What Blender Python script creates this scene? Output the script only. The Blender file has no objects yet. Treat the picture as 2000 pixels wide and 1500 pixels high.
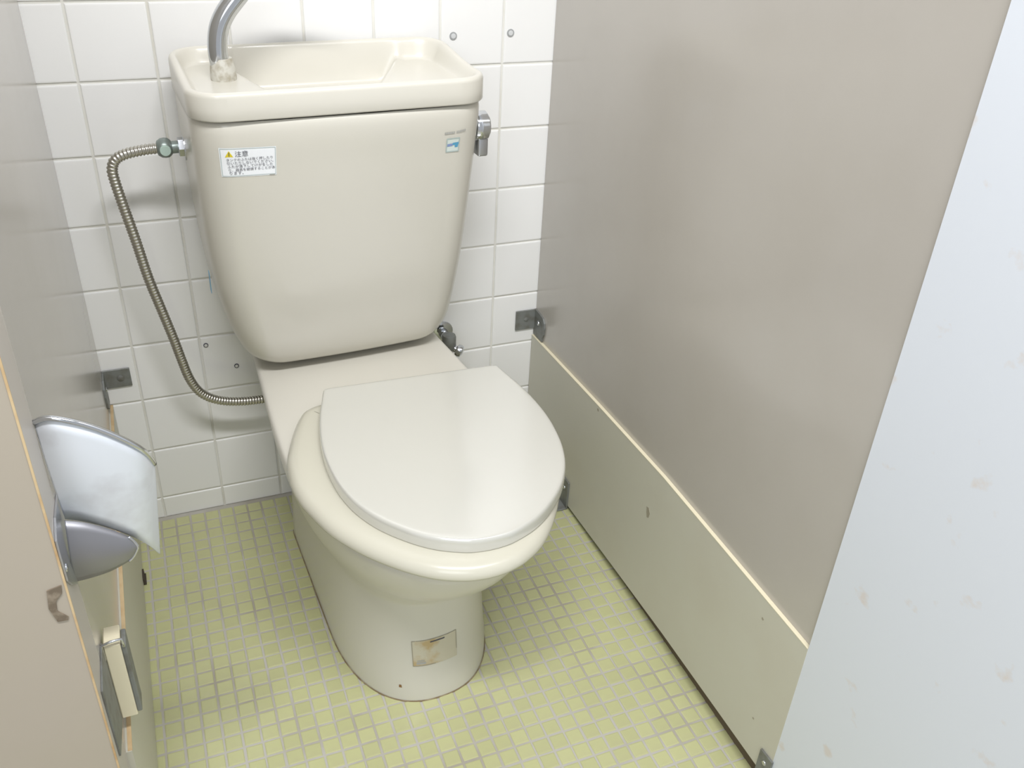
import bpy, bmesh, math, random
import numpy as np
from mathutils import Matrix, Vector

random.seed(7)
SC = bpy.context.scene
COL = SC.collection

# ------------------------------------------------------------------ camera
CAM_R = ((0.92841716, -0.36875613, 0.04539261),
         (-0.15935023, -0.50557449, -0.84793982),
         (0.33563236, 0.78000856, -0.52814541))
CAM_C = Vector((0.07154, -1.48281, 1.17212))
CAM_F = 1776.88
cd = bpy.data.cameras.new('camera'); cam = bpy.data.objects.new('camera', cd); COL.objects.link(cam)
cd.sensor_width = 36.0; cd.lens = 36.0 * CAM_F / 2000.0; cd.clip_start = 0.01
r, d, f = (Vector(v) for v in CAM_R)
M = Matrix.Identity(4)
for i in range(3):
    M[i][0] = r[i]; M[i][1] = -d[i]; M[i][2] = -f[i]; M[i][3] = CAM_C[i]
cam.matrix_world = M
SC.camera = cam

# ------------------------------------------------------------------ light, exposure
SC.view_settings.view_transform = 'Standard'
SC.view_settings.look = 'None'
SC.view_settings.gamma = 1.0
SC.view_settings.exposure = 0.06
SC.view_settings.use_curve_mapping = False
w = bpy.data.worlds.new('room_daylight'); SC.world = w; w.use_nodes = True
w.node_tree.nodes['Background'].inputs['Color'].default_value = (0.95, 0.97, 1.0, 1)
w.node_tree.nodes['Background'].inputs['Strength'].default_value = 0.58

def area(name, loc, target, sx, sy, power, color):
    l = bpy.data.lights.new(name, 'AREA'); l.shape = 'RECTANGLE'; l.size = sx; l.size_y = sy
    l.energy = power; l.color = color
    o = bpy.data.objects.new(name, l); COL.objects.link(o); o.location = loc
    o.rotation_euler = (Vector(target) - Vector(loc)).to_track_quat('-Z', 'Y').to_euler()
    return o
area('ceiling_lamp', (0.15, -1.50, 2.40), (0.25, -0.55, 0.6), 1.2, 0.14, 43, (0.99, 0.985, 1.0))
area('window_light', (-0.9, -3.2, 1.9), (0.35, -0.6, 0.7), 1.4, 1.2, 16, (0.88, 0.94, 1.0))

# ------------------------------------------------------------------ helpers
def lin(c):
    return tuple(((v / 255) / 12.92 if v / 255 <= .04045 else ((v / 255 + .055) / 1.055) ** 2.4) for v in c) + (1.0,)

def mat(name, rgb, rough=0.5, metal=0.0, spec=0.5, coat=0.0, coat_r=0.05, var=0.0, var_rgb=None, scale=30.0,
        rnd=0.0, bump=0.0, bump_scale=200.0, detail=4.0, lo=0.45, hi=0.7):
    m = bpy.data.materials.new(name); m.use_nodes = True
    nt = m.node_tree; b = nt.nodes['Principled BSDF']
    b.inputs['Roughness'].default_value = rough; b.inputs['Metallic'].default_value = metal
    b.inputs['Specular IOR Level'].default_value = spec
    b.inputs['Coat Weight'].default_value = coat; b.inputs['Coat Roughness'].default_value = coat_r
    col = nt.nodes.new('ShaderNodeRGB'); col.outputs[0].default_value = lin(rgb)
    out = col.outputs[0]
    tc = nt.nodes.new('ShaderNodeTexCoord')
    if var_rgb is not None:
        n = nt.nodes.new('ShaderNodeTexNoise'); n.inputs['Scale'].default_value = scale
        n.inputs['Detail'].default_value = detail
        nt.links.new(tc.outputs['Object'], n.inputs['Vector'])
        mr = nt.nodes.new('ShaderNodeMapRange')
        mr.inputs['From Min'].default_value = lo; mr.inputs['From Max'].default_value = hi
        mr.inputs['To Max'].default_value = var
        nt.links.new(n.outputs['Fac'], mr.inputs['Value'])
        mx = nt.nodes.new('ShaderNodeMix'); mx.data_type = 'RGBA'
        nt.links.new(mr.outputs['Result'], mx.inputs['Factor'])
        nt.links.new(out, mx.inputs[6]); mx.inputs[7].default_value = lin(var_rgb)
        out = mx.outputs[2]
    if rnd > 0:
        oi = nt.nodes.new('ShaderNodeObjectInfo')
        hs = nt.nodes.new('ShaderNodeHueSaturation')
        mr = nt.nodes.new('ShaderNodeMapRange')
        mr.inputs['To Min'].default_value = 1 - rnd; mr.inputs['To Max'].default_value = 1 + rnd
        nt.links.new(oi.outputs['Random'], mr.inputs['Value'])
        nt.links.new(mr.outputs['Result'], hs.inputs['Value'])
        nt.links.new(out, hs.inputs['Color']); out = hs.outputs['Color']
    nt.links.new(out, b.inputs['Base Color'])
    if bump > 0:
        n = nt.nodes.new('ShaderNodeTexNoise'); n.inputs['Scale'].default_value = bump_scale
        nt.links.new(tc.outputs['Object'], n.inputs['Vector'])
        bp = nt.nodes.new('ShaderNodeBump'); bp.inputs['Strength'].default_value = bump
        bp.inputs['Distance'].default_value = 0.001
        nt.links.new(n.outputs['Fac'], bp.inputs['Height']); nt.links.new(bp.outputs['Normal'], b.inputs['Normal'])
    return m

IVORY = mat('ivory_ceramic', (208, 205, 194), rough=0.28, coat=0.25, coat_r=0.12)
LIDMAT = mat('ivory_lid_plastic', (202, 201, 192), rough=0.2, coat=1.0, coat_r=0.16)
LIDMAT.node_tree.nodes['Principled BSDF'].inputs['Coat IOR'].default_value = 2.1
PLASTIC = mat('ivory_seat_plastic', (200, 197, 181), rough=0.24, coat=0.3, coat_r=0.08)
TILE = mat('white_glazed_tile', (236, 236, 234), rough=0.14, rnd=0.012)
GROUT = mat('wall_grout', (222, 221, 214), rough=0.9, var=0.6, var_rgb=(206, 203, 192), scale=14)
FTILE = mat('yellow_green_mosaic', (187, 188, 141), rough=0.2, rnd=0.04, var=0.5, var_rgb=(183, 181, 142), scale=40)
FGROUT = mat('floor_grout', (182, 179, 171), rough=0.85, var=0.7, var_rgb=(154, 147, 131), scale=9, lo=.45, hi=.68)
PANEL = mat('beige_laminate', (184, 179, 171), rough=0.26, var=0.35, var_rgb=(174, 168, 158), scale=5, coat=0.5, coat_r=0.16)
PANEL_END = mat('pale_laminate_end', (190, 184, 176), rough=0.4)
FRONT = mat('warm_beige_front', (172, 163, 147), rough=0.5, var=0.4, var_rgb=(174, 164, 154), scale=4)
BOARD = mat('cream_board', (200, 198, 184), rough=0.38, var=0.4, var_rgb=(193, 188, 172), scale=7)
BOARD_EDGE = mat('pale_board_edge', (226, 218, 190), rough=0.6)
WOOD_EDGE = mat('worn_wood_edge', (203, 180, 140), rough=0.7, var=0.8, var_rgb=(172, 134, 88), scale=25)
WHITE = mat('pale_painted_door', (217, 222, 229), rough=0.45, var=0.5, var_rgb=(210, 194, 178), scale=24, lo=.645, hi=.72, detail=6)
CHROME = mat('chrome', (205, 208, 212), rough=0.12, metal=1.0)
STEEL = mat('brushed_steel', (205, 208, 214), rough=0.34, metal=1.0, var=0.6, var_rgb=(178, 178, 182), scale=18)
COVER = mat('dull_scuffed_steel', (226, 231, 237), rough=0.55, metal=0.55, var=0.5, var_rgb=(196, 196, 200), scale=22, lo=.52, hi=.7)
HOSE = mat('corrugated_steel', (196, 193, 184), rough=0.3, metal=1.0)
DARKSTEEL = mat('dull_bracket_steel', (130, 133, 130), rough=0.5, metal=0.3, var=0.7, var_rgb=(108, 105, 96), scale=60)
DULL = mat('grey_green_fitting', (140, 150, 146), rough=0.4, metal=0.6)
CLEAR = mat('clear_grey_plastic', (198, 196, 186), rough=0.3, var=0.8, var_rgb=(150, 140, 118), scale=90)
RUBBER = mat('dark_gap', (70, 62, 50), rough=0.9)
DARKWOOD = mat('grimy_wood', (112, 100, 84), rough=0.9, var=0.8, var_rgb=(150, 138, 120), scale=120)
GRIME = mat('brown_grime', (128, 112, 84), rough=0.95, var=0.9, var_rgb=(166, 156, 128), scale=60)
PAPER = mat('white_sticker', (240, 243, 246), rough=0.4)
INK = mat('dark_grey_ink', (84, 84, 92), rough=0.7)
INK_L = mat('pale_grey_ink', (168, 168, 164), rough=0.7)
BLUE = mat('blue_ink', (86, 156, 190), rough=0.5)
BLUE_P = mat('violet_blue_ink', (130, 148, 190), rough=0.5)
BORDER = mat('sticker_border', (172, 186, 182), rough=0.6)
YELLOW = mat('yellow_warning', (226, 206, 50), rough=0.5)
AGED = mat('aged_sticker', (198, 192, 172), rough=0.55, var=0.75, var_rgb=(182, 154, 100), scale=38, lo=.5, hi=.66)
AGED_E = mat('aged_sticker_edge', (158, 152, 134), rough=0.7)
TAPE = mat('blue_tape', (120, 172, 204), rough=0.5)
PLUGGREY = mat('grey_plug', (158, 160, 160), rough=0.5)
RUST = mat('rust_stain', (134, 100, 60), rough=0.9)

def link_mesh(name, verts, faces, m=None, parent=None, smooth=False):
    me = bpy.data.meshes.new(name); me.from_pydata([tuple(v) for v in verts], [], faces)
    bm = bmesh.new(); bm.from_mesh(me); bmesh.ops.recalc_face_normals(bm, faces=bm.faces); bm.to_mesh(me); bm.free()
    if m: me.materials.append(m)
    if smooth: me.polygons.foreach_set('use_smooth', [True] * len(me.polygons))
    o = bpy.data.objects.new(name, me); COL.objects.link(o)
    if parent: o.parent = parent
    return o

def tag(o, label=None, cat=None, group=None, kind=None):
    if label: o['label'] = label
    if cat: o['category'] = cat
    if group: o['group'] = group
    if kind: o['kind'] = kind
    return o

def empty(name, label, cat, group=None):
    o = bpy.data.objects.new(name, None); COL.objects.link(o); o.empty_display_size = .02
    return tag(o, label, cat, group)

def bm_obj(name, bm, m, parent=None, smooth=False):
    me = bpy.data.meshes.new(name); bmesh.ops.recalc_face_normals(bm, faces=bm.faces); bm.to_mesh(me); bm.free()
    if m: me.materials.append(m)
    if smooth: me.polygons.foreach_set('use_smooth', [True] * len(me.polygons))
    o = bpy.data.objects.new(name, me); COL.objects.link(o)
    if parent: o.parent = parent
    return o

def box(name, x0, x1, y0, y1, z0, z1, m, parent=None, bevel=0.0, seg=2, smooth=False):
    bm = bmesh.new()
    bmesh.ops.create_cube(bm, size=1.0)
    for v in bm.verts:
        v.co = Vector(((x0 + x1) / 2 + v.co.x * (x1 - x0), (y0 + y1) / 2 + v.co.y * (y1 - y0), (z0 + z1) / 2 + v.co.z * (z1 - z0)))
    if bevel > 0:
        bmesh.ops.bevel(bm, geom=bm.edges[:], offset=bevel, segments=seg, affect='EDGES', profile=0.5)
    return bm_obj(name, bm, m, parent, smooth)

def prism(name, poly, axis, a0, a1, m, parent=None, bevel=0.0):
    """extrude a 2D polygon along axis; poly in the two other axes (in order)"""
    n = len(poly); V = []
    for a in (a0, a1):
        for (p, q) in poly:
            V.append({0: (a, p, q), 1: (p, a, q), 2: (p, q, a)}[axis])
    Fc = [tuple(range(n)), tuple(range(2 * n - 1, n - 1, -1))] + [(i, (i + 1) % n, n + (i + 1) % n, n + i) for i in range(n)]
    o = link_mesh(name, V, Fc, m, parent)
    if bevel > 0:
        bm = bmesh.new(); bm.from_mesh(o.data)
        bmesh.ops.bevel(bm, geom=bm.edges[:], offset=bevel, segments=2, affect='EDGES', profile=.5)
        bm.to_mesh(o.data); bm.free()
    return o

def tube(name, pts, rad, m, parent=None, seg=16, cap=True, flat=1.0):
    pts = [Vector(p) for p in pts]; n = len(pts)
    rad = rad if hasattr(rad, '__len__') else [rad] * n
    V = []; Fc = []
    t = (pts[1] - pts[0]).normalized()
    up = Vector((0, 1, 0)) if abs(t.y) < .9 else Vector((1, 0, 0))
    u = t.cross(up).normalized()
    for i in range(n):
        t2 = (pts[min(i + 1, n - 1)] - pts[max(i - 1, 0)]).normalized()
        u = (u - t2 * u.dot(t2)).normalized(); v = t2.cross(u)
        for k in range(seg):
            a = 2 * math.pi * k / seg
            V.append(pts[i] + u * (rad[i] * math.cos(a)) + v * (rad[i] * flat * math.sin(a)))
    for i in range(n - 1):
        for k in range(seg):
            Fc.append((i * seg + k, i * seg + (k + 1) % seg, (i + 1) * seg + (k + 1) % seg, (i + 1) * seg + k))
    if cap:
        Fc.append(tuple(range(seg))); Fc.append(tuple(range((n - 1) * seg, n * seg)))
    return link_mesh(name, V, Fc, m, parent, smooth=True)

def lathe(name, prof, origin, axis, m, parent=None, seg=24, smooth=True):
    """prof: list of (radius, distance along axis)"""
    ax = Vector(axis).normalized(); up = Vector((0, 0, 1)) if abs(ax.z) < .9 else Vector((1, 0, 0))
    u = ax.cross(up).normalized(); v = ax.cross(u); o0 = Vector(origin)
    V = []; Fc = []
    for (rr, h) in prof:
        for k in range(seg):
            a = 2 * math.pi * k / seg
            V.append(o0 + ax * h + u * rr * math.cos(a) + v * rr * math.sin(a))
    n = len(prof)
    for i in range(n - 1):
        for k in range(seg):
            Fc.append((i * seg + k, i * seg + (k + 1) % seg, (i + 1) * seg + (k + 1) % seg, (i + 1) * seg + k))
    Fc.append(tuple(range(seg))); Fc.append(tuple(range((n - 1) * seg, n * seg)))
    o = link_mesh(name, V, Fc, m, parent, smooth=smooth)
    if smooth: sharp(o)
    return o

def sharp(o, ang=35):
    bm = bmesh.new(); bm.from_mesh(o.data)
    for e in bm.edges:
        if len(e.link_faces) == 2 and e.calc_face_angle(0) > math.radians(ang): e.smooth = False
    bm.to_mesh(o.data); bm.free()

def catmull(ts, P, t):
    """monotone-ish cubic interpolation of rows of P at parameter t"""
    ts = np.asarray(ts, float); P = np.asarray(P, float)
    m = np.zeros_like(P)
    dlt = (P[1:] - P[:-1]) / (ts[1:] - ts[:-1])[:, None]
    m[0] = dlt[0]; m[-1] = dlt[-1]
    for i in range(1, len(ts) - 1):
        s = dlt[i - 1] * dlt[i]
        m[i] = np.where(s > 0, 2 * s / np.where(np.abs(dlt[i - 1] + dlt[i]) < 1e-12, 1, dlt[i - 1] + dlt[i]), 0)
    i = int(np.clip(np.searchsorted(ts, t) - 1, 0, len(ts) - 2))
    h = ts[i + 1] - ts[i]; q = (t - ts[i]) / h
    return ((1 + 2 * q) * (1 - q) ** 2 * P[i] + q * (1 - q) ** 2 * h * m[i]
            + q * q * (3 - 2 * q) * P[i + 1] + q * q * (q - 1) * h * m[i + 1])

def spline(pts, n):
    P = [Vector(p) for p in pts]; out = []
    N = len(P)
    for i in range(N - 1):
        p0, p1, p2, p3 = P[max(i - 1, 0)], P[i], P[i + 1], P[min(i + 2, N - 1)]
        for k in range(n):
            t = k / n
            out.append(0.5 * ((2 * p1) + (p2 - p0) * t + (2 * p0 - 5 * p1 + 4 * p2 - p3) * t * t + (3 * p1 - p0 - 3 * p2 + p3) * t ** 3))
    out.append(P[-1]); return out

def loft(name, rings, m, parent=None, cap0=True, cap1=True, smooth=True):
    n = len(rings[0]); V = [p for rg in rings for p in rg]; Fc = []
    for i in range(len(rings) - 1):
        for k in range(n):
            Fc.append((i * n + k, i * n + (k + 1) % n, (i + 1) * n + (k + 1) % n, (i + 1) * n + k))
    if cap0: Fc.append(tuple(range(n)))
    if cap1: Fc.append(tuple(range((len(rings) - 1) * n, len(rings) * n)))
    return link_mesh(name, V, Fc, m, parent, smooth=smooth)

def text_mesh(body, size, align='LEFT', space=1.0):
    c = bpy.data.curves.new('tmp_text', 'FONT'); c.body = body; c.size = size; c.align_x = align; c.space_character = space
    c.resolution_u = 2
    o = bpy.data.objects.new('tmp_text', c); COL.objects.link(o)
    bpy.context.view_layer.update()
    me = bpy.data.meshes.new_from_object(o.evaluated_get(bpy.context.evaluated_depsgraph_get()))
    bpy.data.objects.remove(o); bpy.data.curves.remove(c)
    return me

# ================================================================== SETTING
TP = 0.110; Z8 = 0.0462            # wall tile pitch, height of the lowest full joint
XL, XR = -0.055, 0.753             # inner faces of the two stall partitions

# ---- back wall: grout bed and single tiles
wall = box('wall_back', -0.45, 1.10, 0.0022, 0.12, -0.01, 2.35, GROUT); tag(wall, 'white square tiled wall behind the toilet', kind='structure')

def tile_mesh(w_, h_, t=0.0045, b=0.0016):
    """tile in the xz plane, front face at y=0 (towards -y)"""
    hx, hz = w_ / 2, h_ / 2
    V = [(-hx, t, -hz), (hx, t, -hz), (hx, t, hz), (-hx, t, hz),
         (-hx, b * .8, -hz), (hx, b * .8, -hz), (hx, b * .8, hz), (-hx, b * .8, hz),
         (-hx + b * .5, b * .2, -hz + b * .5), (hx - b * .5, b * .2, -hz + b * .5), (hx - b * .5, b * .2, hz - b * .5), (-hx + b * .5, b * .2, hz - b * .5),
         (-hx + b * 1.6, 0, -hz + b * 1.6), (hx - b * 1.6, 0, -hz + b * 1.6), (hx - b * 1.6, 0, hz - b * 1.6), (-hx + b * 1.6, 0, hz - b * 1.6)]
    Fc = []
    for lv in range(3):
        for k in range(4):
            a, c = lv * 4 + k, lv * 4 + (k + 1) % 4
            Fc.append((a, c, c + 4, a + 4))
    Fc.append((12, 13, 14, 15))
    return V, Fc

G = 0.0036
V, Fc = tile_mesh(TP - G, TP - G)
first = link_mesh('wall_tile', V, Fc, TILE, wall); first.location = (TP * .5, 0, Z8 + TP * .5)
full = first.data
Vc, Fcc = tile_mesh(TP - G, Z8 - G / 2)
cut_obj = link_mesh('wall_tile', Vc, Fcc, TILE, wall); cut_obj.location = (TP * .5, 0, Z8 / 2 - G / 4)
cut = cut_obj.data
for i in range(-1, 8):
    for k in range(-1, 9):                      # -1: cut row at the floor
        if i == 0 and k in (-1, 0): continue
        o = bpy.data.objects.new('wall_tile', cut if k < 0 else full); COL.objects.link(o); o.parent = wall
        o.location = (TP * (i + .5), random.uniform(-.0002, .0002), Z8 / 2 - G / 4 if k < 0 else Z8 + TP * (k + .5))
        o.rotation_euler = (random.uniform(-.003, .003), 0, random.uniform(-.003, .003))
VV = []; FF = []
for i in range(-4, 10):
    for k in range(-1, 21):
        if -1 <= i <= 7 and k <= 8: continue
        zc = Z8 / 2 - G / 4 if k < 0 else Z8 + TP * (k + .5); src = Vc if k < 0 else V
        b0 = len(VV); VV += [(x + TP * (i + .5), y, z + zc) for x, y, z in src]
        FF += [tuple(b0 + q for q in fc) for fc in Fc]
tag(link_mesh('upper_tiles', VV, FF, TILE, wall), kind='stuff')

# ---- floor: grout bed, mosaic tiles
floor = box('floor', -1.2, 1.9, -2.6, 0.004, -0.06, -0.0009, FGROUT); tag(floor, 'pale yellow-green mosaic tile floor', kind='structure')
FP = 0.02665; FX0, FY0 = 0.7096, -0.7011
def mosaic():
    h = FP / 2 - 0.0016; t = .0035; b = .0011
    V = []
    for (inset, z) in ((0, -t), (0, -b), (b * .45, -b * .3), (b * 1.7, 0)):
        q = h - inset; V += [(-q, -q, z), (q, -q, z), (q, q, z), (-q, q, z)]
    Fc = []
    for lv in range(3):
        for k in range(4):
            a, c = lv * 4 + k, lv * 4 + (k + 1) % 4
            Fc.append((a, c, c + 4, a + 4))
    Fc.append((12, 13, 14, 15)); return V, Fc
MV, MF = mosaic()
cells = []
Rm = [Vector(v) for v in CAM_R]
for i in range(-32, 7):
    for j in range(-24, 27):
        x = FX0 + (i + .5) * FP; y = FY0 + (j + .5) * FP
        if y > -0.006: continue
        dx = Vector((x, y, 0)) - CAM_C
        dep = dx.dot(Rm[2])
        px = 1000 + CAM_F * dx.dot(Rm[0]) / dep; py = 750 + CAM_F * dx.dot(Rm[1]) / dep
        under = abs(x - .35) < .105 and y > -.56
        seen = dep > 0 and 300 < px < 1500 and 940 < py < 1510 and -0.046 < x < .765 and not under
        cells.append((0 if seen else 1, dep, x, y))
cells.sort()
base = None; VV = []; FF = []
for n, (s, dep, x, y) in enumerate(cells):
    rx, ry, dz = random.gauss(0, .010), random.gauss(0, .010), random.uniform(-.0003, .0003)
    jx, jy, rz = random.uniform(-.0004, .0004), random.uniform(-.0004, .0004), random.gauss(0, .012)
    if n < 300 and s == 0:
        if base is None:
            o = link_mesh('mosaic_tile', MV, MF, FTILE, floor); base = o.data
        else:
            o = bpy.data.objects.new('mosaic_tile', base); COL.objects.link(o); o.parent = floor
        o.location = (x + jx, y + jy, dz); o.rotation_euler = (rx, ry, rz)
    else:
        b0 = len(VV); ca, sa = math.cos(rz), math.sin(rz)
        for (a, b_, c_) in MV:
            VV.append((x + jx + a * ca - b_ * sa, y + jy + a * sa + b_ * ca, c_ + dz + b_ * rx - a * ry))
        FF += [tuple(b0 + q for q in fc) for fc in MF]
tag(link_mesh('mosaic_tiles', VV, FF, FTILE, floor), kind='stuff')

# ---- partitions
wl = box('wall_left', XL - .04, XL, -0.73, -0.001, 0.20, 1.95, PANEL, bevel=.0008, seg=1); tag(wl, 'glossy beige laminate partition left of the toilet', kind='structure')
wr = box('wall_right', XR, XR + .04, -0.90, -0.001, 0.22, 1.95, PANEL, bevel=.0008, seg=1); tag(wr, 'glossy beige laminate partition right of the toilet', kind='structure')
prism('light_block_slab', [(-.001, .0385), (-.001, .219), (-.899, .219), (-.899, .0385), (-.45, .0385)], 0, XR + .0002, XR + .0398, PANEL, wr)  # unseen slab added behind the board to keep light out of the gap
box('gap_shade_block', XR + .006, XR + .055, -.90, -.001, -.0005, .0385, mat('painted_gap_shade', (104, 92, 74), rough=.95), wr)  # added dark block, its colour stands in for shade under the board
# lower boards
bl = prism('baseboard_left', [(-.001, .002), (-.001, .268), (-.45, .258), (-.729, .254), (-.729, .002)], 0, XL, XL + .0065, BOARD)
tag(bl, 'cream lower board along the left partition', kind='structure')
prism('top_edge', [(-.002, .2672), (-.45, .2572), (-.728, .2532), (-.728, .2548), (-.45, .2588), (-.002, .2688)], 0, XL + .0020, XL + .0068, WOOD_EDGE, bl)
br = prism('baseboard_right', [(-.001, .004), (-.001, .281), (-.30, .297), (-.53, .306), (-.897, .303), (-.897, .036), (-.76, .033), (-.60, .029), (-.42, .020), (-.22, .009)],
           0, XR - .006, XR, BOARD)
tag(br, 'cream lower board along the right partition', kind='structure')
prism('top_edge', [(-.002, .2804), (-.30, .2964), (-.53, .3054), (-.896, .3024), (-.896, .3034), (-.53, .3064), (-.30, .2974), (-.002, .2814)],
      0, XR - .0063, XR - .0002, BOARD_EDGE, br)
# chips and nail heads in the right board
prism('chip_mark', [(-.500, .222), (-.507, .224), (-.512, .216), (-.510, .206), (-.505, .203), (-.502, .211)], 0, XR - .0064, XR - .0059, AGED_E, br)
for (yy, zz, rr) in ((-.8105, .271, .0022), (-.842, .104, .0018), (-.305, .289, .003)):
    lathe('nail_head', [(rr, 0), (rr, .0005)], (XR - .0059, yy, zz), (-1, 0, 0), AGED_E, br, seg=10, smooth=False)

# ---- front post on the left (front face towards the camera) and open door on the right
post = box('trim_1', -0.62, XL, -0.787, -0.731, 0.02, 1.95, FRONT); tag(post, 'warm beige front panel of the stall at lower left', kind='structure')
post.data.materials.append(PANEL_END)
for pgn in post.data.polygons:
    if pgn.normal.x > .5: pgn.material_index = 1
box('edge_strip', XL - .0016, XL + .0003, -.7878, -.7862, .03, 1.94, WOOD_EDGE, post)
prism('worn_hole', [(-.0715, .566), (-.0590, .569), (-.0600, .560), (-.0665, .552), (-.0680, .540), (-.0605, .530), (-.0612, .5265), (-.0700, .5270), (-.0740, .545)],
      1, -.7884, -.7868, DARKWOOD, post)
D0 = Vector((0.7475, -0.897)); D1 = Vector((0.80, -1.62)); dn = Vector((-(D1 - D0).y, (D1 - D0).x)).normalized() * -1
if dn.x < 0: dn = -dn
door = link_mesh('door_1', [(D0.x, D0.y, .04), (D1.x, D1.y, .04), (D1.x + dn.x * .03, D1.y + dn.y * .03, .04), (D0.x + dn.x * .03, D0.y + dn.y * .03, .04),
                            (D0.x, D0.y, 1.93), (D1.x, D1.y, 1.93), (D1.x + dn.x * .03, D1.y + dn.y * .03, 1.93), (D0.x + dn.x * .03, D0.y + dn.y * .03, 1.93)],
                 [(0, 1, 2, 3), (4, 5, 6, 7), (0, 1, 5, 4), (1, 2, 6, 5), (2, 3, 7, 6), (3, 0, 4, 7)], WHITE)
tag(door, 'pale painted stall door standing open on the right', kind='structure')

# ================================================================== TOILET
toilet = empty('toilet', 'ivory ceramic toilet with closed lid and hand-wash basin on its tank', 'toilet')
TH = math.radians(2.8); PV = Vector((.35, -.15, 0))
toilet.rotation_euler = (0, 0, TH)
toilet.location = PV - Matrix.Rotation(TH, 3, 'Z') @ PV
XC = 0.353

# ---- bowl and pedestal
BOWL_Z = [0.0, .006, .06, .14, .190, .222, .250, .275, .305, .335, .355, .366]
BOWL_P = [  # xc, half width, y back, y front, front curve length, exponent, half width at the back
    (.348, .1245, -.100, -.578, .20, 2.35, .1245), (.348, .125, -.100, -.579, .20, 2.35, .125), (.348, .1225, -.100, -.572, .20, 2.35, .1225),
    (.349, .1205, -.100, -.564, .20, 2.3, .121), (.350, .1225, -.098, -.566, .21, 2.25, .122), (.351, .134, -.095, -.588, .23, 2.2, .126),
    (.353, .148, -.090, -.618, .26, 2.15, .132), (.355, .160, -.080, -.646, .28, 2.12, .140), (.356, .170, -.060, -.670, .30, 2.1, .150),
    (.357, .1765, -.034, -.686, .31, 2.1, .158), (.357, .178, -.030, -.692, .31, 2.1, .161), (.357, .176, -.032, -.690, .31, 2.1, .159)]
def bowl_par(z): return catmull(BOWL_Z, BOWL_P, z)
def bowl_ring(z, inset=0.0):
    xc, hw, yb, yf, L, n, hb = bowl_par(z); hw -= inset; hb -= inset; yf += inset; yb -= inset
    rc = .02; pts = []
    # from back centre round the left side to the front and back on the right
    left = [(0.0, yb), (-hb * .5, yb)]
    for a in np.linspace(0, math.pi / 2, 5): left.append((-(hb - rc) - rc * math.sin(a), yb - rc + rc * math.cos(a)))
    ys = yf + L
    for q in np.linspace(0, 1, 10)[1:]: left.append((-(hb + (hw - hb) * math.sin(q * math.pi / 2) ** 1.3), (yb - rc) + (ys - (yb - rc)) * q))
    for a in np.linspace(0, math.pi / 2, 25)[1:]:
        c, s = math.cos(a), math.sin(a)
        left.append((-hw * (c ** (2 / n) if c > 1e-9 else 0), ys - L * s ** (2 / n)))
    pts = left + [(-x, y) for x, y in left[-2:0:-1]]
    return [(xc + x, y, z) for x, y in pts]
def bowl_front(x, z):
    xc, hw, yb, yf, L, n, hb = bowl_par(z); q = min(abs((x - xc) / hw), .999)
    return yf + L - L * (1 - q ** n) ** (1 / n)
zs = list(np.linspace(0, .16, 7)) + list(np.linspace(.16, .36, 56))[1:]
rings = [bowl_ring(z) for z in zs] + [bowl_ring(.3635, .001), bowl_ring(.3655, .0035), bowl_ring(.366, .007)]
bowl = loft('bowl', rings, IVORY, toilet)
loft('floor_seal', [[(.349 + (x - .349) * k, -.33 + (y + .33) * (1 + (k - 1) * .5), z) for x, y, _ in bowl_ring(0.0)] for k, z in ((1.012, -.0008), (1.012, .0006), (1.002, .0016))], GRIME, toilet, cap0=False, cap1=False)
sharp(bowl, 60)
# paper label, screw hole on the pedestal
def drape(name, poly_grid, fn, off, m, parent):
    """grid of (x,z) rows laid on a front surface y=fn(x,z)"""
    rows = len(poly_grid); cols = len(poly_grid[0])
    V = [(x, fn(x, z) - off, z) for row in poly_grid for x, z in row]
    Fc = [(i * cols + j, i * cols + j + 1, (i + 1) * cols + j + 1, (i + 1) * cols + j) for i in range(rows - 1) for j in range(cols - 1)]
    return link_mesh(name, V, Fc, m, parent)
def quad_grid(c, nx, nz):
    (a, b, c_, d_) = [Vector(q) for q in c]      # tl, tr, br, bl
    return [[tuple((a * (1 - u) + b * u) * (1 - v) + (d_ * (1 - u) + c_ * u) * v) for u in np.linspace(0, 1, nx)] for v in np.linspace(0, 1, nz)]
lab = drape('paper_label', quad_grid([(0.3070, .119), (0.3770, .121), (0.3775, .071), (0.3070, .071)], 14, 8), bowl_front, .0006, AGED, toilet)
lab['label'] = 'stained peeling paper label'
for (c, mm) in (([(0.3070, .119), (0.3770, .121), (0.3770, .1198), (0.3070, .1178)], AGED_E), ([(0.3070, .119), (0.3080, .119), (0.3080, .071), (0.3070, .071)], AGED_E),
                ([(0.3765, .121), (0.3775, .121), (0.3775, .085), (0.3765, .085)], AGED_E), ([(0.3070, .0722), (0.3415, .0722), (0.3415, .071), (0.3070, .071)], AGED_E),
                ([(0.3345, .1155), (0.3575, .1165), (0.3575, .1140), (0.3345, .113)], INK), ([(0.3135, .082), (0.3245, .082), (0.3245, .080), (0.3135, .080)], INK_L),
                ([(0.3125, .0785), (0.3265, .0785), (0.3265, .0745), (0.3125, .0745)], INK_L)):
    drape('print_line', quad_grid(c, 6, 2), bowl_front, .0009, mm, lab)
drape('screw_hole', quad_grid([(0.2860, .034), (0.2890, .034), (0.2895, .029), (0.2855, .029)], 2, 2), bowl_front, .0006, RUST, toilet)

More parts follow.
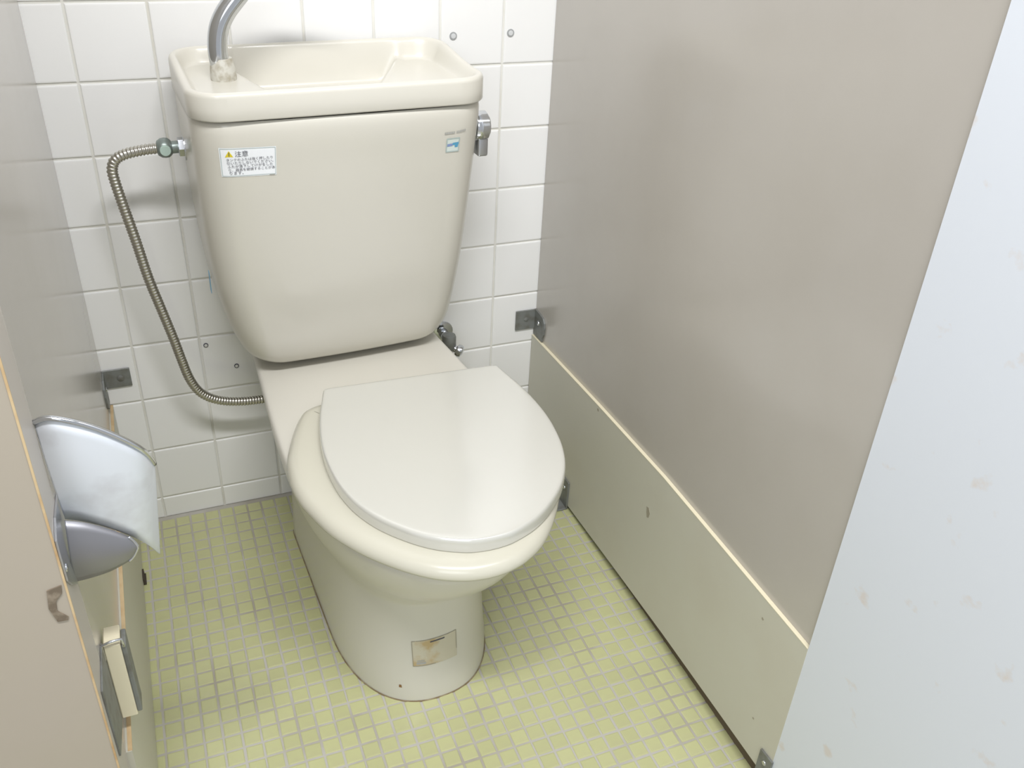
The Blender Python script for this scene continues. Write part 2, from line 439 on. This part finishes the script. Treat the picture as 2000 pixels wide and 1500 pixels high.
# ---- seat ring and lid (half profiles: half width, y)
def outline(half, n=8, xc=0.0):
    """half: list of (dx,y) from back centre to front centre"""
    sp = spline([(a, b, 0) for a, b in half], n)
    L = [(-p.x, p.y) for p in sp]
    pts = L + [(-x, y) for x, y in L[-2:0:-1]]
    return [(xc + x, y) for x, y in pts]
def inset_ring(o2, dist):
    P = np.array(o2); nx = np.roll(P, -1, 0) - np.roll(P, 1, 0)
    nrm = np.stack([-nx[:, 1], nx[:, 0]], 1); nrm /= np.linalg.norm(nrm, axis=1)[:, None] + 1e-12
    c = P.mean(0)
    if ((c - P) * nrm).sum() < 0: nrm = -nrm
    return P + nrm * dist

def turned(pts, ang, cx, cy):
    c, q = math.cos(math.radians(ang)), math.sin(math.radians(ang))
    return [(cx + c * x - q * (y - cy), cy + q * x + c * (y - cy)) for x, y in pts]
seat_half = [(0, -.272), (.060, -.272), (.096, -.2735), (.118, -.279), (.134, -.292), (.153, -.325), (.1745, -.374), (.184, -.405), (.1895, -.447), (.1885, -.480), (.183, -.510), (.170, -.558), (.150, -.600), (.129, -.6325), (.100, -.6675), (.072, -.692), (.042, -.708), (.018, -.7145), (0, -.716)]
so = turned(outline(seat_half, 5), 2.2, .362, -.46)
prof = [(.014, .3672), (.0045, .3674), (.0010, .3690), (0, .3725), (.0010, .378), (.0045, .3838), (.010, .3872), (.018, .3888), (.030, .3893), (.070, .3893), (.084, .387), (.088, .382), (.086, .3680)]
rings = [[(x, y, z) for x, y in inset_ring(so, d_)] for d_, z in prof]; rings.append(rings[0])
seat = loft('seat', rings, PLASTIC, toilet, cap0=False, cap1=False)
for dx in (-.075, .075):
    box('hinge', .362 + dx - .018, .362 + dx + .018, -.300, -.268, .3655, .388, PLASTIC, seat, bevel=.006, seg=3, smooth=True)

lid_half = [(0, -.288), (.065, -.288), (.110, -.2882), (.133, -.2885), (.1408, -.2912), (.1438, -.2975), (.1498, -.322), (.1590, -.360), (.1665, -.410), (.1690, -.455), (.1665, -.498), (.1600, -.537), (.147, -.576), (.125, -.614), (.093, -.649), (.0645, -.6705), (.0335, -.6845), (.015, -.6885), (0, -.6895)]
lo_ = turned(outline(lid_half, 5), -5.0, .391, -.46)
prof = [(.008, .3893), (.0012, .3894), (.0002, .3902), (0, .392), (0, .4030), (.0002, .4060), (.0008, .4080), (.0017, .4093), (.0028, .4101)]
rings = [[(x, y, z) for x, y in inset_ring(lo_, d_)] for d_, z in prof]
rr = inset_ring(lo_, .0028); c0 = rr.mean(0)
for q, zz in ((.985, .4104), (.965, .4105), (.93, .4105)):
    rings.append([(c0[0] + (x - c0[0]) * q, c0[1] + (y - c0[1]) * q, zz) for x, y in rr])
lid = loft('seat_lid', rings, LIDMAT, toilet)

# ---- tank
TZ = [.3765, .379, .388, .405, .435, .48, .55, .65, .75, .806, .813, .8165]
TPAR = [  # xl, xr, yfront, yback, corner radius
    (.222, .488, -.114, -.030, .030), (.210, .500, -.124, -.026, .035), (.194, .512, -.138, -.024, .042), (.179, .523, -.150, -.023, .046),
    (.166, .532, -.160, -.022, .048), (.1535, .5375, -.170, -.021, .048), (.1415, .5425, -.186, -.021, .048), (.134, .5455, -.207, -.021, .048),
    (.131, .5470, -.228, -.021, .048), (.1305, .5475, -.238, -.021, .048), (.1313, .5467, -.2372, -.0218, .0475), (.1335, .5445, -.235, -.024, .046)]
def tank_par(z): return catmull(TZ, TPAR, z)
def rrect(xl, xr, yf, yb, rad, z, bow=0.0, seg=9):
    pts = []
    xc = (xl + xr) / 2; hw = (xr - xl) / 2
    def arc(cx, cy, a0):
        for a in np.linspace(a0, a0 + math.pi / 2, seg): pts.append((cx + rad * math.cos(a), cy + rad * math.sin(a)))
    arc(xr - rad, yf + rad, -math.pi / 2)
    arc(xr - rad, yb - rad, 0)
    arc(xl + rad, yb - rad, math.pi / 2)
    arc(xl + rad, yf + rad, math.pi)
    for q in np.linspace(0, 1, 11)[1:-1]: pts.append((xl + rad + (xr - xl - 2 * rad) * q, yf))
    return [(x, y - bow * max(0, 1 - ((x - xc) / hw) ** 2) * (1 if y < (yf + yb) / 2 else 0), z) for x, y in pts]
BOW = .006
def tank_front(x, z):
    xl, xr, yf, yb, rad = tank_par(z); xc = (xl + xr) / 2; hw = (xr - xl) / 2
    y = yf
    if x < xl + rad: y = yf + rad - math.sqrt(max(rad * rad - (xl + rad - x) ** 2, 0))
    if x > xr - rad: y = yf + rad - math.sqrt(max(rad * rad - (x - xr + rad) ** 2, 0))
    return y - BOW * max(0, 1 - ((x - xc) / hw) ** 2)
zs = [.3765, .3775, .379, .382, .386, .392, .40, .41, .42, .435] + list(np.linspace(.45, .80, 22)) + [.806, .810, .813, .815, .8165]
rings = [rrect(*tank_par(z), z, bow=BOW) for z in zs]
tank = loft('tank', rings, IVORY, toilet, cap1=False)
# narrow foot between tank and bowl
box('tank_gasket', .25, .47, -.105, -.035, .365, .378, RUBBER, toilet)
prism('blue_tape', [(-.118, .552), (-.110, .556), (-.104, .520), (-.113, .517)], 0, .1372, .1380, TAPE, toilet)

# ---- tank lid with hand-wash basin
LX0, LX1, LY0, LY1, LR = .1290, .5490, -.2470, -.0165, .047
def sdist(x, y):
    cx, cy = (LX0 + LX1) / 2, (LY0 + LY1) / 2
    qx = abs(x - cx) - ((LX1 - LX0) / 2 - LR); qy = abs(y - cy) - ((LY1 - LY0) / 2 - LR)
    return -(math.hypot(max(qx, 0), max(qy, 0)) + min(max(qx, qy), 0) - LR)
def sst(a, b, t):
    t = min(max((t - a) / (b - a), 0), 1); return t * t * (3 - 2 * t)
def lid_z(x, y):
    q = (y - LY0) / (LY1 - LY0)
    top = .856 + .013 * sst(.25, 1.0, q)
    dd = sdist(x, y)
    rr = .0065
    edge = top - (rr - math.sqrt(max(rr * rr - (rr - min(dd, rr)) ** 2, 0)))
    left = .8455; mid = .806; right = .838
    xl = .214 + (-.075 - y) * .20; xr = .452 + (y + .075) * .50
    lev = left + (mid - left) * sst(xl - .004, xl + .030, x)
    lev = lev + (right - lev) * sst(xr - .026, xr + .006, x)
    # small lip between basin and soap shelf
    lev += .004 * math.exp(-((x - xr - .004) / .007) ** 2)
    return edge + (lev - edge) * sst(.0085, .021 if x < .22 else .026, dd)
NX, NY = 150, 84
V = []; Fc = []
vs = []
for j in range(NY + 1):
    t = j / NY; vs.append(LY0 + (LY1 - LY0) * (0.5 - 0.5 * math.cos(math.pi * t)) * .6 + (LY1 - LY0) * t * .4)
for y in vs:
    e = min(y - LY0, LY1 - y)
    sh = 0 if e >= LR else LR - math.sqrt(max(LR * LR - (LR - e) ** 2, 0))
    a, b = LX0 + sh, LX1 - sh
    for i in range(NX + 1):
        t = i / NX; t = (0.5 - 0.5 * math.cos(math.pi * t)) * .5 + t * .5
        x = a + (b - a) * t; V.append((x, y, lid_z(x, y)))
W = NX + 1
for j in range(NY):
    for i in range(NX): Fc.append((j * W + i, j * W + i + 1, (j + 1) * W + i + 1, (j + 1) * W + i))
loop = [i for i in range(W)] + [j * W + NX for j in range(1, NY + 1)] + [NY * W + i for i in range(NX - 1, -1, -1)] + [j * W for j in range(NY - 1, 0, -1)]
nl = len(loop); b1 = len(V)
for k, (ins, zz) in enumerate(((0, .835), (0, .8215), (.0012, .8195), (.006, .8190))):
    cx, cy = (LX0 + LX1) / 2, (LY0 + LY1) / 2
    for q in loop:
        x, y, _ = V[q]; V.append((cx + (x - cx) * (1 - ins / .22), cy + (y - cy) * (1 - ins / .114), zz))
for k in range(4):
    for q in range(nl):
        a = loop[q] if k == 0 else b1 + (k - 1) * nl + q
        b = loop[(q + 1) % nl] if k == 0 else b1 + (k - 1) * nl + (q + 1) % nl
        Fc.append((a, b, b1 + k * nl + (q + 1) % nl, b1 + k * nl + q))
tank_lid = link_mesh('tank_lid', V, Fc, IVORY, toilet, smooth=True); sharp(tank_lid, 70)

# ---- faucet on the tank lid
fa = tube('faucet', spline([(.1905, -.128, .857), (.1890, -.128, .872), (.1890, -.128, .890), (.1935, -.128, .912), (.2045, -.128, .932), (.2215, -.128, .951),
                            (.246, -.128, .975), (.276, -.128, .989), (.308, -.128, .990), (.332, -.128, .982)], 8), .0132, CHROME, toilet, seg=20)
fa['label'] = 'curved chrome spout'
lathe('faucet_collar', [(.0175, .8450), (.0178, .851), (.0168, .862), (.0148, .872), (.0140, .8745), (.0133, .8745)], (.1925, -.128, 0), (0, 0, 1), CLEAR, fa, seg=28)

# ---- flush handle
fh = lathe('flush_handle', [(.010, -.012), (.010, .001), (.0205, .001), (.0220, .003), (.0225, .012), (.0222, .021), (.0195, .0235), (.004, .024)], (.5445, -.182, .7680), (1, 0, 0), CHROME, toilet, seg=30)
box('lever', .5505, .5675, -.1945, -.1695, .7225, .7590, STEEL, fh, bevel=.0035, seg=3, smooth=True)

# ---- printed matter on the tank
def lettering(name, body, size, x, z, m, parent, fn, off=.0012, width=None, skew=0.0, align='LEFT'):
    me = text_mesh(body, size, align)
    xs = [v.co.x for v in me.vertices]; sc = 1.0
    if width: sc = width / (max(xs) - min(xs))
    for v in me.vertices:
        xx = x + v.co.x * sc; zz = z + v.co.y * (sc if width else 1) + skew * v.co.x
        v.co = (xx, fn(xx, zz) - off, zz)
    me.materials.clear(); me.materials.append(m); me.name = name
    o = bpy.data.objects.new(name, me); COL.objects.link(o); o.parent = parent
    return o
st = drape('warning_sticker', quad_grid([(.1600, .7835), (.2345, .7815), (.2335, .7390), (.1610, .7410)], 24, 10), tank_front, .0005, PAPER, toilet)
st['label'] = 'white warning sticker with a yellow triangle'
for c in ([(.1612, .7826), (.2335, .7807), (.2335, .7800), (.1612, .7819)], [(.1612, .7826), (.1619, .7826), (.1627, .7420), (.1620, .7420)],
          [(.2328, .7807), (.2335, .7807), (.2327, .7405), (.2320, .7405)], [(.1620, .7427), (.2327, .7412), (.2327, .7405), (.1620, .7420)]):
    drape('border_line', quad_grid(c, 24, 6), tank_front, .0009, BORDER, st)
drape('warning_triangle', [[(.1722, .7790), (.1724, .7790)], [(.1695, .7745), (.1750, .7745)], [(.1670, .7702), (.1776, .7702)]], tank_front, .0009, YELLOW, st)
drape('exclamation_mark', quad_grid([(.1718, .7770), (.1728, .7770), (.1727, .7714), (.1719, .7714)], 2, 3), tank_front, .0012, INK, st)
lettering('lettering', '注意', .0085, .1795, .7708, INK, st, tank_front, width=.0172)
for k, (s, wd) in enumerate((('タンクのふたは強く押したり', .0610), ('引いたりしないでください。', .0610), ('ふたが落下してけがをした', .0600), ('り、器具を破損することがあ', .0610), ('ります。', .0180))):
    lettering('lettering', s, .0047, .1678 + .0006 * k, .7642 - .0050 * k, INK, st, tank_front, width=wd)
drape('print_line', quad_grid([(.2240, .7408), (.2312, .7406), (.2312, .7392), (.2240, .7394)], 6, 2), tank_front, .0009, INK_L, st)

es = drape('square_sticker', quad_grid([(.4825, .7695), (.5035, .7700), (.5035, .7475), (.4825, .7475)], 10, 6), tank_front, .0005, mat('pale_green_sticker', (208, 218, 212), rough=.4), toilet)
es['label'] = 'small square blue and pale green sticker'
for c in ([(.4825, .7695), (.5035, .7700), (.5035, .7683), (.4825, .7678)], [(.4825, .7492), (.5035, .7492), (.5035, .7475), (.4825, .7475)],
          [(.4825, .7695), (.4840, .7695), (.4840, .7475), (.4825, .7475)], [(.5020, .7700), (.5035, .7700), (.5035, .7475), (.5020, .7475)]):
    drape('border_line', quad_grid(c, 8, 4), tank_front, .0009, BORDER, es)
drape('print_line', quad_grid([(.4842, .7605), (.4925, .7612), (.4925, .7572), (.4842, .7565)], 5, 2), tank_front, .0009, BLUE_P, es)
drape('print_line', quad_grid([(.4925, .7620), (.5020, .7628), (.5020, .7590), (.4925, .7582)], 5, 2), tank_front, .0009, BLUE, es)
drape('print_line', quad_grid([(.4960, .7585), (.5015, .7590), (.5010, .7550), (.4965, .7545)], 5, 2), tank_front, .0009, BLUE, es)
# the two faint printed words above it cannot be read in the photograph: soft grey strokes
pm = drape('printed_mark', quad_grid([(.4785, .7795), (.4945, .7802), (.4945, .7768), (.4785, .7761)], 6, 2), tank_front, .0005, mat('faint_print', (196, 194, 184), rough=.5), toilet)
for k in range(6):
    drape('print_stroke', quad_grid([(.4788 + k * .0027, .7795 + k * .0001), (.4805 + k * .0027, .7796 + k * .0001), (.4805 + k * .0027, .7764 + k * .0001), (.4788 + k * .0027, .7763 + k * .0001)], 2, 2), tank_front, .0009, INK_L, pm)
for k in range(6):
    drape('print_stroke', quad_grid([(.4970 + k * .0026, .7804 + k * .0003), (.4987 + k * .0026, .7806 + k * .0003), (.4987 + k * .0026, .7772 + k * .0003), (.4970 + k * .0026, .7770 + k * .0003)], 2, 2), tank_front, .0009, INK_L, pm)

# ================================================================== SUPPLY HOSE
hose = empty('supply_hose', 'corrugated steel water hose looping down the left of the tank', 'hose')
path = [(.094, -.09, .7415), (.072, -.09, .7403), (.047, -.09, .7362), (.0325, -.09, .7290), (.0262, -.09, .7165), (.0262, -.09, .7000), (.0312, -.09, .6612), (.0395, -.088, .6034),
        (.0478, -.085, .5370), (.0582, -.081, .4800), (.0692, -.077, .4200), (.0755, -.074, .3800), (.0837, -.071, .3370), (.0985, -.068, .3045), (.1258, -.065, .2830), (.1640, -.063, .2720), (.2080, -.059, .2670), (.238, -.055, .266), (.252, -.042, .266), (.256, -.022, .266), (.256, .001, .266)]
sp = spline(path, 40)
cum = [0.0]
for a, b in zip(sp[:-1], sp[1:]): cum.append(cum[-1] + (b - a).length)
tot = cum[-1]; pitch = .0050; ns = int(tot / pitch * 4)
pts = []; rad = []
cx = np.array(cum); SPx = np.array([tuple(p) for p in sp])
for k in range(ns + 1):
    s_ = tot * k / ns
    pts.append(tuple(np.interp(s_, cx, SPx[:, c]) for c in range(3)))
    rad.append((.0066, .0075, .0081, .0075)[k % 4])
tube('corrugated_pipe', pts, rad, HOSE, hose, seg=14)
lathe('valve_body', [(.0085, 0), (.0105, .001), (.0138, .006), (.0145, .011), (.0138, .016), (.0110, .0195), (.0090, .021), (.0090, .030), (.0100, .032)], (.0905, -.09, .7415), (1, 0, 0), DULL, hose)
lathe('valve_screw', [(.0078, 0), (.0078, .0035), (.0070, .0045)], (.1015, -.1020, .7415), (0, -1, 0), mat('pale_green_cap', (176, 196, 186), rough=.35), hose)
lathe('hex_nut', [(.0125, 0), (.0140, .0012), (.0140, .0085), (.0125, .0097)], (.1195, -.09, .7415), (1, 0, 0), CHROME, hose, seg=6, smooth=False)
lathe('washer', [(.0185, 0), (.0185, .0022)], (.1275, -.09, .7400), (1, 0, 0), STEEL, hose, smooth=False)

# ---- stop valve behind the bowl
sv = empty('stop_valve', 'small chrome stop valve behind the right side of the toilet deck', 'valve')
tube('wall_pipe', [(.556, .002, .318), (.556, -.020, .318), (.556, -.040, .318)], .0095, CHROME, sv)
lathe('escutcheon', [(.022, 0), (.021, .003), (.011, .006)], (.556, .001, .318), (0, -1, 0), CHROME, sv)
lathe('valve_body', [(.012, 0), (.0135, .004), (.0135, .026), (.010, .031)], (.556, -.042, .332), (0, 0, -1), DARKSTEEL, sv)
lathe('knob', [(.007, 0), (.007, .010), (.0115, .012), (.0125, .017), (.0110, .022), (.005, .0245)], (.560, -.044, .306), (.75, -.55, -.30), CHROME, sv)

# ================================================================== BRACKETS AND WALL PLUGS
def screw(x, y, z, ax, rr, parent, m=CHROME):
    return lathe('screw', [(rr, 0), (rr * .9, rr * .25), (rr * .5, rr * .45)], (x, y, z), ax, m, parent, seg=14)

b = empty('corner_bracket', 'dark steel corner bracket joining the right partition to the wall', 'bracket')
box('wall_plate', .7090, XR - .0002, -.0042, -.0012, .297, .3395, DARKSTEEL, b, bevel=.0006, seg=1)
dpl = [(-.0012, .3395), (-.014, .3400), (-.030, .3390), (-.043, .3370), (-.050, .3290), (-.052, .3180), (-.0505, .305), (-.046, .296), (-.0445, .2860), (-.020, .2840), (-.0012, .2850)]
prism('partition_plate', dpl, 0, XR - .0034, XR - .0002, DARKSTEEL, b)
screw(.731, -.0040, .3195, (0, -1, 0), .005, b, DARKSTEEL); screw(XR - .0034, -.022, .317, (-1, 0, 0), .005, b)

b = empty('corner_bracket', 'grey steel corner bracket joining the left partition to the wall', 'bracket')
box('wall_plate', XL + .0002, -.0105, -.0042, -.0012, .303, .3385, DARKSTEEL, b, bevel=.0006, seg=1)
prism('partition_plate', [(-.0012, .3360), (-.030, .3350), (-.045, .326), (-.048, .312), (-.044, .290), (-.030, .2780), (-.0012, .276)], 0, XL + .0002, XL + .0030, DARKSTEEL, b)
screw(-.027, -.0040, .321, (0, -1, 0), .006, b, DARKSTEEL); screw(XL + .0030, -.014, .309, (1, 0, 0), .005, b)

b = empty('foot_bracket', 'small dark foot bracket at the back bottom of the right lower board', 'bracket')
box('upright_plate', XR - .0092, XR - .0062, -.2275, -.1950, .0015, .066, DARKSTEEL, b, bevel=.0006, seg=1)
box('foot_plate', XR - .034, XR - .0062, -.2275, -.1950, .0004, .0034, DARKSTEEL, b, bevel=.0006, seg=1)
screw(XR - .0092, -.211, .045, (-1, 0, 0), .004, b)
b = empty('foot_bracket', 'grey foot bracket at the front bottom of the right lower board beside the door', 'bracket')
prism('upright_plate', [(-.8730, .0015), (-.8730, .0770), (-.8990, .0790), (-.8990, .0015)], 0, XR - .0092, XR - .0062, DARKSTEEL, b)
box('foot_plate', XR - .034, XR - .0062, -.8990, -.8730, .0004, .0034, DARKSTEEL, b, bevel=.0006, seg=1)
screw(XR - .0092, -.886, .062, (-1, 0, 0), .004, b, CHROME)
b = empty('foot_bracket', 'dark dirty foot bracket at the bottom of the left lower board', 'bracket')
box('upright_plate', XL + .0067, XL + .0092, -.178, -.150, .0006, .014, RUBBER, b, bevel=.0004, seg=1)
box('foot_plate', XL + .0067, XL + .0115, -.178, -.150, .0004, .0026, RUBBER, b, bevel=.0004, seg=1)

for (x, z, rr, ring, lb) in ((.5719, .8650, .0062, True, 'grey round wall plug just above the right end of the tank'),
                             (.6727, .8669, .0062, False, 'pale round wall plug nearest the right partition'),
                             (.1196, .3598, .0042, True, 'small ringed wall plug beside the hose, upper of two'),
                             (.1665, .3094, .0042, True, 'small ringed wall plug beside the hose, lower of two')):
    pl = empty('wall_plug', lb, 'plug', 'round plugs in the tiled wall')
    lathe('plug_ring', [(rr, 0), (rr, .0012), (rr * .72, .0014)], (x, -.0001, z), (0, -1, 0), PLUGGREY if rr > .005 or not ring else INK, pl, seg=20)
    lathe('plug_core', [(rr * .66, 0), (rr * .66, .0018), (rr * .3, .0020)], (x, -.0001, z), (0, -1, 0), mat('plug_core_grey', (205, 207, 207) if rr > .005 else (214, 214, 210), rough=.4), pl, seg=20)

# ================================================================== PAPER HOLDER
ph = empty('paper_holder', 'dented steel toilet paper holder with curved cover on the left post', 'paper holder')
top = [(-.0544, -.728, .7068), (-.0416, -.733, .7117), (-.0205, -.736, .7044), (.0, -.736, .6907), (.0196, -.733, .6708), (.029, -.725, .6526), (.0333, -.708, .6269)]
bot = [(-.0508, -.728, .5964), (-.0351, -.733, .593), (-.0187, -.736, .5847), (-.0048, -.736, .5731), (.0068, -.733, .5588), (.016, -.725, .5394), (.0214, -.708, .5135)]
T = spline(top, 6); B = spline(bot, 6); n = len(T); rows = 9
V = []; Fc = []
for j in range(rows):
    q = j / (rows - 1)
    for i in range(n):
        p = T[i].lerp(B[i], q); p.y -= .004 * math.sin(math.pi * q); V.append(tuple(p))
for j in range(rows - 1):
    for i in range(n - 1): Fc.append((j * n + i, j * n + i + 1, (j + 1) * n + i + 1, (j + 1) * n + i))
cov = link_mesh('cover', V, Fc, COVER, ph, smooth=True)
md = cov.modifiers.new('sheet', 'SOLIDIFY'); md.thickness = .0016; md.offset = 0
tube('rolled_rim', [p + Vector((0, -.0012, .0004)) for p in T], .0026, CHROME, cov, seg=10)
rt = [(-.0501, -.738, .6036), (-.0343, -.738, .5969), (-.0185, -.738, .5862), (-.0046, -.738, .5747), (.0022, -.738, .5663), (.0055, -.738, .5575)]
rb = [(-.0547, -.738, .5291), (-.04, -.738, .5299), (-.0233, -.738, .5328), (-.0083, -.738, .539), (-.0004, -.738, .5447), (.0055, -.738, .5549)]
T = spline(rt, 6); B = spline(rb, 6); n = len(T); V = []; Fc = []
for j in range(rows):
    q = j / (rows - 1)
    for i in range(n):
        p = T[i].lerp(B[i], q); p.y -= .010 * math.sin(math.pi * q) * (1 - (i / (n - 1)) ** 2) + .002; V.append(tuple(p))
for j in range(rows - 1):
    for i in range(n - 1): Fc.append((j * n + i, j * n + i + 1, (j + 1) * n + i + 1, (j + 1) * n + i))
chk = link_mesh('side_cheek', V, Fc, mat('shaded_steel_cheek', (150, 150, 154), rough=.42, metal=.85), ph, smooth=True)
md = chk.modifiers.new('sheet', 'SOLIDIFY'); md.thickness = .0016; md.offset = 0
tube('nose_rim', [p + Vector((0, -.003, 0)) for p in (T[-10:] + B[:-12:-1])], .0014, CHROME, chk, seg=8)
mp = prism('mount_plate', [(-.7162, .6194), (-.760, .624), (-.7845, .617), (-.7858, .6000), (-.7850, .5700), (-.7700, .5520), (-.7487, .5327), (-.7262, .5261), (-.7262, .5593), (-.7180, .5988)], 0, XL + .0003, XL + .0022, STEEL, ph)
screw(XL + .0020, -.7331, .5589, (1, 0, 0), .0042, mp); screw(XL + .0020, -.7780, .5800, (1, 0, 0), .0042, mp)

# ---- clip with a cream block low on the same post
cb = empty('panel_clip', 'chrome-rimmed steel clip gripping a cream block low on the left post', 'clip')
box('block', XL + .0022, XL + .0190, -.706, -.676, .284, .4000, BOARD_EDGE, cb, bevel=.001, seg=1)
prism('side_flange', [(-.7720, .3040), (-.7720, .4060), (-.7050, .4060), (-.7050, .2830)], 0, XL + .0003, XL + .0020, DARKSTEEL, cb)
box('outer_plate', XL + .0192, XL + .0245, -.706, -.680, .289, .3960, DARKSTEEL, cb, bevel=.0012, seg=2)
tube('chrome_rim', [(XL + .0012, -.709, .3840), (XL + .0012, -.709, .4062), (XL + .011, -.708, .4078), (XL + .0215, -.707, .4078), (XL + .0225, -.707, .3960)], .0016, CHROME, cb, seg=8)
